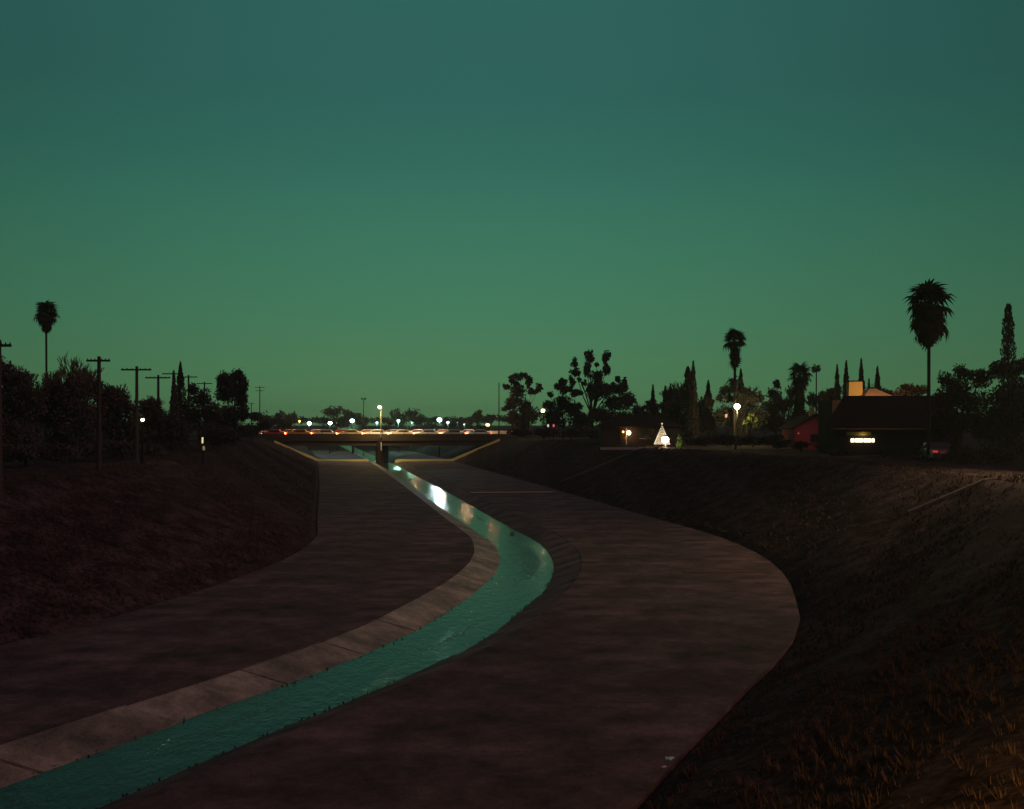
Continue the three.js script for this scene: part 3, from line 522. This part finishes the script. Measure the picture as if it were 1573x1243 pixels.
palm('small distant palm with a flat round head', 1254, 560, 230, 1.15, { n: 26, tr: 0.14, spread: 1.5, up: 0.9 });
cypress('first slim cypress behind the chimney, from the left', 1286, 561, 150, 13.3, { group: 'slim cypresses behind the chimney house' });
cypress('slim cypress rising directly behind the chimney', 1300, 555, 146, 15.2, { group: 'slim cypresses behind the chimney house' });
cypress('slim cypress just right of the chimney', 1323, 552, 148, 15.2, { group: 'slim cypresses behind the chimney house' });
cypress('shortest cypress tip above the lit roof ridge', 1335, 583, 152, 9.5, { group: 'slim cypresses behind the chimney house' });
cypress('last slim cypress behind the lit roof, from the left', 1348, 564, 150, 17.1, { group: 'slim cypresses behind the chimney house' });
leafTree('dense_tree', 'low dark trees behind the chimney house', 155, [[1285, 602, 16, 10], [1310, 598, 12, 10], [1345, 604, 20, 12], [1365, 604, 14, 9], [1270, 615, 18, 12]], { group: 'dark garden trees on the right bank' });
palm('tall fan palm with a full drooping head on the right', 1427, 431, 92, 1.95, { skirt: 1.7, dead: 80, taper: 0.05, flare: 0.35, n: 44, tr: 0.15, spread: 2.3, up: 1.3, over: 1.1 });
cypress('very tall blunt cypress near the right edge', 1549, 468, 98, 19, { pow: 0.36, group: 'cypresses on the right bank' });
leafTree('dense_tree', 'dark tree left of the tall palm trunk on the right bank', 112, [[1395, 596, 16, 10], [1412, 600, 16, 12], [1385, 612, 24, 14], [1420, 625, 24, 20], [1395, 640, 26, 20]], { group: 'dark garden trees on the right bank' });
leafTree('dense_tree', 'large dark tree right of the tall palm trunk', 96, [[1455, 584, 16, 14], [1478, 572, 16, 14], [1470, 600, 30, 24], [1500, 580, 24, 18], [1445, 612, 18, 18], [1490, 620, 40, 30], [1460, 650, 40, 30]], { group: 'dark garden trees on the right bank' });
leafTree('dense_tree', 'dark tree mass around the very tall cypress at right', 92, [[1530, 570, 24, 20], [1560, 566, 28, 18], [1580, 555, 20, 20], [1545, 610, 50, 36], [1580, 640, 50, 40], [1530, 655, 50, 30]], { group: 'dark garden trees on the right bank' });

for (const [label, d, lobes] of [
  ['long low hedge along the right bank top below the yellow street lamp', 132, [[1075, 678, 22, 9], [1110, 676, 26, 10], [1150, 678, 26, 9], [1185, 676, 26, 10]]],
  ['low dark hedge in front of the red-lit gable house', 118, [[1200, 682, 20, 8], [1230, 684, 22, 7], [1262, 684, 20, 8]]],
  ['low dark hedge between the garden lamp and the tall palm', 98, [[1375, 690, 30, 10], [1410, 692, 22, 8], [1290, 694, 30, 8]]],
  ['dark hedge along the right bank below the large dark trees', 84, [[1475, 698, 34, 16], [1530, 694, 40, 22], [1585, 690, 40, 26]]],
  ['dark shrubs behind the bungalow porch', 166, [[945, 655, 22, 14], [975, 650, 22, 14], [1005, 652, 18, 12], [955, 668, 16, 8]]],
]) leafTree('hedge', label, d, lobes, { cat: 'hedge', crown: 'foliage' });
for (const [label, d, lobes] of [
  ['dark hedge at the left edge along the left bank', 78, [[-10, 690, 40, 20], [40, 694, 44, 18], [90, 694, 40, 16]]],
  ['dark hedge below the yard lamp along the left bank', 92, [[140, 692, 40, 14], [190, 690, 36, 14], [235, 692, 30, 10]]],
]) leafTree('hedge', label, d, lobes, { cat: 'hedge', crown: 'foliage' });
{
  const words = ['first', 'second', 'third', 'fourth', 'fifth', 'sixth', 'seventh'];
  for (let i = 0; i < 4; i++) leafTree('shrub_belt', `${words[i]} dark shrub belt from the left, behind the left bank trees`, 185 + (i % 2) * 12, [[-10 + i * 100, 652, 34, 14], [30 + i * 100, 648, 34, 18], [62 + i * 92, 652, 30, 15]], { cat: 'shrubs', crown: 'foliage', group: 'shrub belts behind the left bank trees' });
  for (let i = 0; i < 6; i++) leafTree('shrub_belt', `${words[i]} dark shrub belt from the left, behind the right bank gardens`, 225 + (i % 2) * 15, [[975 + i * 105, 648, 36, 16], [1015 + i * 105, 644, 34, 20], [1050 + i * 105, 648, 34, 17]], { cat: 'shrubs', crown: 'foliage', group: 'shrub belts behind the right bank gardens' });
}
// ---- behind the bridge
const farTree = (label, d, lobes) => leafTree('distant_tree', label, d, lobes, { group: 'trees behind the bridge', dens: 0.55, mat: M.leaf2 });
bareTree('bare tree behind the left end of the bridge', 428, 624, 300, 30, { group: 'trees behind the bridge' });
bareTree('second bare tree behind the left end of the bridge', 446, 622, 310, 24, { group: 'trees behind the bridge' });
farTree('low dark tree behind the left end of the bridge', 280, [[412, 648, 22, 14], [438, 652, 20, 10], [400, 640, 14, 10]]);
farTree('rounded tree behind the cool lamps left of the bridge pole', 305, [[505, 634, 16, 11], [520, 632, 12, 9], [498, 648, 14, 10], [520, 648, 18, 12]]);
farTree('wide rounded tree just left of the bridge pole', 310, [[536, 636, 14, 10], [550, 640, 12, 11], [530, 652, 16, 8], [556, 652, 12, 8]]);
farTree('small dark bush just right of the bridge pole', 262, [[598, 650, 7, 7], [592, 656, 9, 5]]);
farTree('hazy rounded tree left of the brilliant lamp', 330, [[634, 634, 13, 9], [622, 640, 12, 10], [640, 648, 16, 10], [612, 650, 14, 8]]);
farTree('low hazy tree under the brilliant lamp', 345, [[690, 652, 20, 6], [662, 654, 18, 6], [712, 648, 14, 8]]);
farTree('dark round bush near the right end of the bridge', 262, [[721, 654, 7, 6], [721, 650, 5, 4]]);
farTree('low dark bush beside the tall thin pole', 262, [[748, 658, 10, 4], [738, 656, 6, 4]]);
bareTree('bare tree right of the brilliant lamp behind the bridge', 733, 622, 330, 26, { group: 'trees behind the bridge' });
bareTree('bare tree just behind the tall thin pole', 752, 630, 320, 20, { group: 'trees behind the bridge' });
bareTree('faint bare tree between bridge pole and brilliant lamp', 614, 624, 340, 18, { group: 'trees behind the bridge' });
for (let i = 0; i < 9; i++) farTree(`${['first', 'second', 'third', 'fourth', 'fifth', 'sixth', 'seventh', 'eighth', 'ninth'][i]} low tree from the left on the far horizon behind the bridge`, 520 + (i % 3) * 40, [[400 + i * 46, 642 + (i * 7) % 5, 26, 7], [420 + i * 46, 646, 22, 7]]);

// ---------------------------------------------------------------- utility poles on the left bank
function utilityPole(label, px, top, d, armPx, arms = 1, cat = 'utility pole') {
  const x = X(px, d), g = gh(x, -d), h = Y(top, d) - g, w = armPx / F * d, t = thing('utility_pole', label, cat, [x, g, -d], 0, 'utility poles along the left bank');
  part('pole', cyl(0.17, 0.11, h + 0.45, 0, -0.2, 0), M.timber, t);
  for (let k = 0; k < arms; k++) {
    const ww = w * (k ? 0.8 : 1), a = part('crossarm', box(ww, 0.13, 0.11, 0, h - 0.1 - k * 0.9, 0.14), M.timber, t);
    for (const f of [-0.46, -0.3, -0.14, 0.14, 0.3, 0.46]) part('insulator', cyl(0.035, 0.025, 0.09, f * ww, h + 0.03 - k * 0.9, 0.14, 8), M.darkSteel, a);
  }
}
utilityPole('utility pole crossarm cut by the left edge of the picture', -2, 530, 53, 42);
utilityPole('utility pole crossarm just above the bare twigs, second from left', 152, 553.5, 72, 36);
utilityPole('utility pole with the widest crossarm, clear against the sky', 210, 567.5, 89, 46);
utilityPole('utility pole just left of the cypress pair', 243, 580, 110, 38);
utilityPole('utility pole partly hidden behind the cypress pair', 266, 574, 138, 32);
utilityPole('utility pole just right of the cypress pair', 289.5, 579, 152, 28);
utilityPole('utility pole just left of the large rounded tree', 314, 589, 178, 24);
utilityPole('distant utility pole with two short arms right of the rounded tree', 399, 595, 290, 15, 2);
utilityPole('short distant pole between rounded tree and distant utility pole', 386, 620, 330, 10);
{
  const d = 231, x = X(766.5, d), g = gh(x, -d), t = thing('thin_pole', 'tall thin bare pole at the right end of the bridge', 'pole', [x, g, -d]);
  part('shaft', cyl(0.13, 0.09, Y(588, d) - g, 0, 0, 0), M.timber, t); part('cap', cyl(0.1, 0.02, 0.12, 0, Y(588, d) - g, 0), M.timber, t);
}
{
  const d = 330, x = X(558.5, d), g = gh(x, -d), h = Y(614, d) - g, t = thing('floodlight_pole', 'tall unlit pole with twin heads behind the bridge', 'light pole', [x, g, -d]);
  part('shaft', cyl(0.16, 0.1, h, 0, 0, 0), M.timber, t); part('crossbar', box(1.3, 0.12, 0.12, 0, h, 0), M.darkSteel, t);
  for (const s of [-1, 1]) part('lamp_head', rbox(0.55, 0.4, 0.4, 0.06, s * 0.45, h + 0.12, 0), M.darkSteel, t);
}
// ---------------------------------------------------------------- houses on the right bank
const wallDark = std(0.04, 0.03, 0.03, 0.9), wallTan = std(0.42, 0.33, 0.15, 0.9), roofTan = std(0.55, 0.38, 0.2, 0.9), roofDark = std(0.028, 0.02, 0.022, 0.95), redLitWall = std(0.3, 0.07, 0.08, 0.9);  // red light on the neighbouring gable is put into its wall colour
function prism(w, h, d, y = 0) { const S = new Soup(), a = w / 2, b = d / 2; const A = V(-a, y, b), B = V(a, y, b), C = V(0, y + h, b), D = V(-a, y, -b), E = V(a, y, -b), G = V(0, y + h, -b); S.tri(A, B, C).tri(E, D, G).quad(B, E, G, C).quad(D, A, C, G).quad(A, D, E, B); return S.geo(); }
function hip(w, h, d, ridge, y = 0) { const S = new Soup(), a = w / 2, b = d / 2, r = ridge / 2; const A = V(-a, y, b), B = V(a, y, b), C = V(a, y, -b), D = V(-a, y, -b), P = V(-r, y + h, 0), Q = V(r, y + h, 0); S.quad(A, B, Q, P).quad(C, D, P, Q).tri(B, C, Q).tri(D, A, P).quad(A, D, C, B); return S.geo(); }
{ // house with chimney: lit rear roof above a dark front wing
  const d = 112, x = X(1330, d), t = thing('chimney_house', 'dark house with an orange-lit chimney and hip roof on the right bank', 'house', [x, BANK, -d]);
  const yR = Y(609, d) - BANK, top = Y(597, d) - BANK;
  part('wall', box(9.5, yR - 0.4, 5, 1.2, 0, -2), wallDark, t);
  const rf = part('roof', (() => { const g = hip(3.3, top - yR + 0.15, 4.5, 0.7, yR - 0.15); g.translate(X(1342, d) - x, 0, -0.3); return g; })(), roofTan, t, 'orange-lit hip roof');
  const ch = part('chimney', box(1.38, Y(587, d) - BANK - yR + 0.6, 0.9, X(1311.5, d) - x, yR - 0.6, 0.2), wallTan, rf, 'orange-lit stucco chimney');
  part('chimney_cap', box(1.0, 0.14, 0.7, X(1311.5, d) - x, Y(587, d) - BANK, 0.2), roofDark, t);
  part('wing_roof', (() => { const S = new Soup(), y1 = Y(608, 106) - BANK; S.hexa(V(-6, 2.6, 8.4), V(7.4, 2.6, 8.4), V(7.4, 2.6, 5.9), V(-6, 2.6, 5.9), V(-6, 2.8, 8.4), V(7.4, 2.8, 8.4), V(5.4, y1, 6), V(-4, y1, 6)); return S.geo(); })(), roofDark, t);
  part('wing_wall', box(12, 2.5, 1.9, 0.7, 0, 6.7), wallDark, t);
  const gx = X(1326.5, 104) - x;
  const win = part('window', box(2.2, 0.34, 0.06, gx, Y(679.5, 104) - BANK, 7.74), glow(1, 0.86, 0.62, 3.2), t, 'long low lit window');
  for (const k of [-0.38, 0.02, 0.42]) part('mullion', box(0.06, 0.46, 0.06, gx + k * 2, Y(680, 104) - BANK - 0.02, 7.8), wallDark, win);
  part('glow_board', box(2.3, 0.34, 0.04, gx - 0.35, Y(669, 104) - BANK, 7.74), std(0.4, 0.32, 0.1, 0.9), t);  // yellow board added for the glow above the window
  part('eave', box(2.8, 0.08, 0.7, gx - 0.2, Y(661, 104) - BANK, 8.05), wallDark, t);
  lampLight(gx, Y(672, 104) - BANK, 8.0, [1, 0.72, 0.28], 0.6, t, 6);
  const lp = part('unseen_roof_lamp', ball(0.12, 0.1, yR - 0.45, 5.4), glow(1, 0.55, 0.2, 10), t); lampLight(0.1, yR - 0.28, 5.3, [1, 0.52, 0.17], 75, t, 8);  // unseen lamp added behind the wing ridge to light chimney and roof
}

{ // neighbour whose gable has red light put into the wall colour
  const d = 128, x = X(1252, d), y0 = BANK, t = thing('red_lit_house', 'house with a gable wall coloured for red light, left of the chimney house', 'house', [x, y0, -d]);
  part('wall', box(5.4, Y(657, d) - y0, 6, 0.4, 0, -3.2), redLitWall, t);
  part('gable_wall', prism(5.4, Y(638, d) - Y(657, d), 5.9, Y(657, d) - y0 + 0.004).translate(0.4, 0, -3.2), redLitWall, t);
  const rf = new Soup(); const h0 = Y(657, d) - y0, h1 = Y(638, d) - y0;
  for (const s of [-1, 1]) rf.hexa(V(0.4, h1 + 0.02, 0.1), V(0.4 + s * 3.1, h0 - 0.24, 0.1), V(0.4 + s * 3.1, h0 - 0.24, -6.5), V(0.4, h1 + 0.02, -6.5), V(0.4, h1 + 0.2, 0.1), V(0.4 + s * 3.1, h0 - 0.06, 0.1), V(0.4 + s * 3.1, h0 - 0.06, -6.5), V(0.4, h1 + 0.2, -6.5));
  const roof = part('roof', rf.geo(), roofDark, t);
  part('chimney', box(0.5, 1.1, 0.5, 0.15, Y(640, d) - y0, -2), wallTan, roof, 'small tan block added for an orange-lit patch');  // tan block added for a small lit patch above the roof
  part('door', box(0.9, 2.0, 0.06, 1.6, 0, -0.16), wallDark, t);
  part('window', box(1.1, 0.9, 0.05, 0.1, 0.9, -0.17), M.pane, t);
  part('porch_lamp', ball(0.09, -1.9, 1.9, -0.02), glow(1, 0.25, 0.12, 0.3), t); lampLight(-1.2, 1.9, 1.6, [1, 0.35, 0.3], 0.6, t, 6);  // hidden lamp added to light the red gable
}
{ // bungalow behind the drain rib, with two porch lamps
  const d = 156, x = X(985, d), t = thing('bungalow', 'dark low bungalow with two orange porch lamps behind the bank road', 'house', [x, BANK, -d]);
  part('wall', box(11, 2.6, 7, 0, 0, -4), wallDark, t);
  part('roof', hip(12.4, 1.7, 8.4, 5, 2.604).translate(0, 0, -4), roofDark, t);
  const dr = part('door', box(0.95, 2.05, 0.06, -2.6, 0, -0.46), wallDark, t); part('handle', box(0.05, 0.12, 0.06, -2.25, 1, -0.4), M.steel, dr);
  for (const wx of [0.6, 3.4]) { const w = part('window', box(1.5, 1.1, 0.05, wx, 0.95, -0.47), M.pane, t); part('frame', box(1.62, 0.08, 0.08, wx, 0.87, -0.46), M.white, w); }
  const lx = X(966, d) - x, ly = Y(665, d) - BANK;
  part('porch_lamp', ball(0.3, lx, ly, -0.1), glow(1, 0.66, 0.3, 12), t); lampLight(lx, ly - 0.1, 0.4, [1, 0.5, 0.16], 5, t, 8);
  part('porch_lamp', ball(0.16, X(957.5, d) - x, Y(663.5, d) - BANK, -0.15), glow(1, 0.5, 0.15, 3), t);
  part('porch_post', box(0.14, 2.4, 0.14, X(962, d) - x, 0, 0.2), M.white, t);
}
// glowing cone tree, garden lamp and lit shrub
{
  const d = 141, x = X(1017, d), g = BANK, y0 = Y(683, d), y1 = Y(652, d), t = thing('cone_tree', 'small cone-shaped tree strung with pale glowing lights', 'tree', [x, g, -d]);
  const S = new Soup(), H = y1 - g, W = 0.95, bulb = new Soup();
  for (let i = 0; i < 2600; i++) { const u = rnd(), a = R(0, 6.28), k = W * (1 - u) * Math.pow(rnd(), 0.3); leaf(S, V(Math.cos(a) * k, 0.35 + u * (H - 0.4), Math.sin(a) * k), 0.09); }
  part('trunk', cyl(0.09, 0.02, H * 0.9, 0, -0.1, 0, 7), M.bark, t); part('crown', S.geo(), std(0.4, 0.38, 0.28, 0.9, { side: THREE.DoubleSide }), t);
  const lights = glow(1, 0.78, 0.52, 1.3), BG = new THREE.IcosahedronGeometry(0.04, 0), gs = [];
  for (let i = 0; i < 420; i++) { const u = Math.pow(i / 420, 1.0), v = 1 - Math.sqrt(1 - u * 0.995), a = i * 0.41 + R(-0.1, 0.1), k = (W + 0.05) * (1 - v); gs.push(BG.clone().translate(Math.cos(a) * k, 0.4 + v * (H - 0.42), Math.sin(a) * k)); }
  const lm = part('string_lights', mergeGeometries(gs), lights, t); lm.userData.kind = 'stuff';
  part('star_light', new THREE.OctahedronGeometry(0.13, 0).translate(0, H + 0.08, 0), glow(1, 0.8, 0.55, 1), t);
  lampLight(0, H * 0.4, 1.25, [1, 0.72, 0.4], 2.5, t, 20);
}
streetLamp('brilliant white garden lamp beside the glowing cone tree', 1022, 675.5, 139, [1, 0.8, 0.5], 18, { r: 0.44, k: 40, name: 'garden_lamp' });
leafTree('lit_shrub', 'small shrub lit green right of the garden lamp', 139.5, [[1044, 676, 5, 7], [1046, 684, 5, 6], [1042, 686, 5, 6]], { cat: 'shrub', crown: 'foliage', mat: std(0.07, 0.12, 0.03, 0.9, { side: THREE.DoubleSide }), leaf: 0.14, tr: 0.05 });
leafTree('lit_shrub', 'straggly brown shrub lit left of the glowing cone tree', 143, [[994, 672, 7, 8], [1000, 662, 6, 8], [1004, 678, 5, 7]], { cat: 'shrub', crown: 'foliage', mat: M.twig, leaf: 0.1, dens: 0.35, tr: 0.05 });
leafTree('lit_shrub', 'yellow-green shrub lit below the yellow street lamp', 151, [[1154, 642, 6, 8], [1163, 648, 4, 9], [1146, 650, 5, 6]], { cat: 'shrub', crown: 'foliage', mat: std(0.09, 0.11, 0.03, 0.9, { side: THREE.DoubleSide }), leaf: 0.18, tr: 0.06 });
// kerb of the bank road catching the garden lamp
{
  const z = -134.5, x0 = X(922, 134.5), x1 = X(1004, 134.5), t = thing('street_kerb', 'pale strip of kerb along the bank road below the garden lamp', 'kerb', [x0, BANK, z]);
  const n = 7; for (let i = 0; i < n; i++) part('kerb_stone', rbox((x1 - x0) / n - 0.03, 0.3, 0.35, 0.03, (i + 0.5) * (x1 - x0) / n, -0.15, 0), M.kerb, t);
}
// little marker lamps before the dark trees, and a glowing tube for the lit gate post on the left bank
{
  const mk = (name, label, px, py, d, rgb, k, r) => { const x = X(px, d), g = gh(x, -d), t = thing(name, label, 'lamp', [x, g, -d]), h = Y(py, d) - g; part('post', cyl(0.05, 0.04, h, 0, 0, 0), M.darkSteel, t); part('lamp_bulb', ball(r, 0, h, 0, 1.6), glow(...rgb, k), t); };
  mk('marker_lamp', 'tiny white marker lamp under the dark trees right of the bridge', 842, 654, 192, [1, 0.9, 0.8], 0.7, 0.16);
  mk('marker_lamp', 'tiny red marker lamp under the dark trees right of the bridge', 850.5, 654, 192, [1, 0.15, 0.2], 0.6, 0.18);
  mk('marker_lamp', 'tiny pinkish lamp below left of the yellow street lamp', 1115.5, 639, 148, [1, 0.5, 0.3], 0.9, 0.16);
  const d = 97, x = X(311.5, d), g = gh(x, -d), t = thing('glowing_post', 'slim post at the top of the left slope, its yellow light drawn as glow', 'lamp', [x, g, -d]);
  const yt = Y(672, d) - g, ym = Y(681, d) - g, yb = Y(692, d) - g;
  part('post', cyl(0.07, 0.07, yt, 0, -0.1, 0), M.darkSteel, t); part('glow_tube', cyl(0.085, 0.085, yt - ym, -0.02, ym, 0), glow(1, 0.82, 0.38, 0.85), t); part('lamp_base', cyl(0.12, 0.1, 0.35, 0.1, yb, 0.06), M.white, t); part('lamp_cap', cyl(0.11, 0.05, 0.08, 0, yt, 0), M.darkSteel, t);  // light on the gate post drawn as a glowing tube
  lampLight(0.1, (yb + ym) / 2 + 0.25, 0.45, [1, 0.8, 0.4], 0.25, t, 4);
}
// parked car on the bank road
car('parked_car', 'dark parked car showing two red tail lamps under the tall palm', 'car', [X(1438, 93), BANK, -93], Math.PI / 2 - 0.12, paints.dark, { tail: 0.15, head: 0, dim: true });
// litter at the foot of the near slope
{
  const crumple = (name, label, x, z, s, mat) => {
    const g = new THREE.IcosahedronGeometry(s, 2), p = g.attributes.position; for (let i = 0; i < p.count; i++) { const v = V(p.getX(i), p.getY(i), p.getZ(i)), k = 0.7 + 0.35 * Math.sin(v.x * 31 + v.z * 17) * Math.sin(v.y * 27 + v.x * 11) + 0.15 * Math.sin(v.z * 60); p.setXYZ(i, v.x * k * 1.3, v.y * k * 0.6, v.z * k); } g.computeVertexNormals();
    const m = part(numbered(name), g, mat, scene); m.position.set(x, gh(x, z) + s * 0.3 + 0.06, z); m.userData = { label, category: 'litter', group: 'litter at the foot of the near slope' };
  };
  crumple('plastic_bag', 'crumpled pale blue plastic bag at the foot of the near slope', X(1029, 26), -26, 0.13, std(0.5, 0.85, 0.85, 0.35));
  crumple('paper_scrap', 'pale paper scrap lying beside the plastic bag', X(1018, 25.4), -25.4, 0.1, std(0.6, 0.5, 0.5, 0.7));
}
scene.fog = new THREE.FogExp2(new THREE.Color().setRGB(0.78, 1, 0.86), 0.0003);
renderer.render(scene, camera);
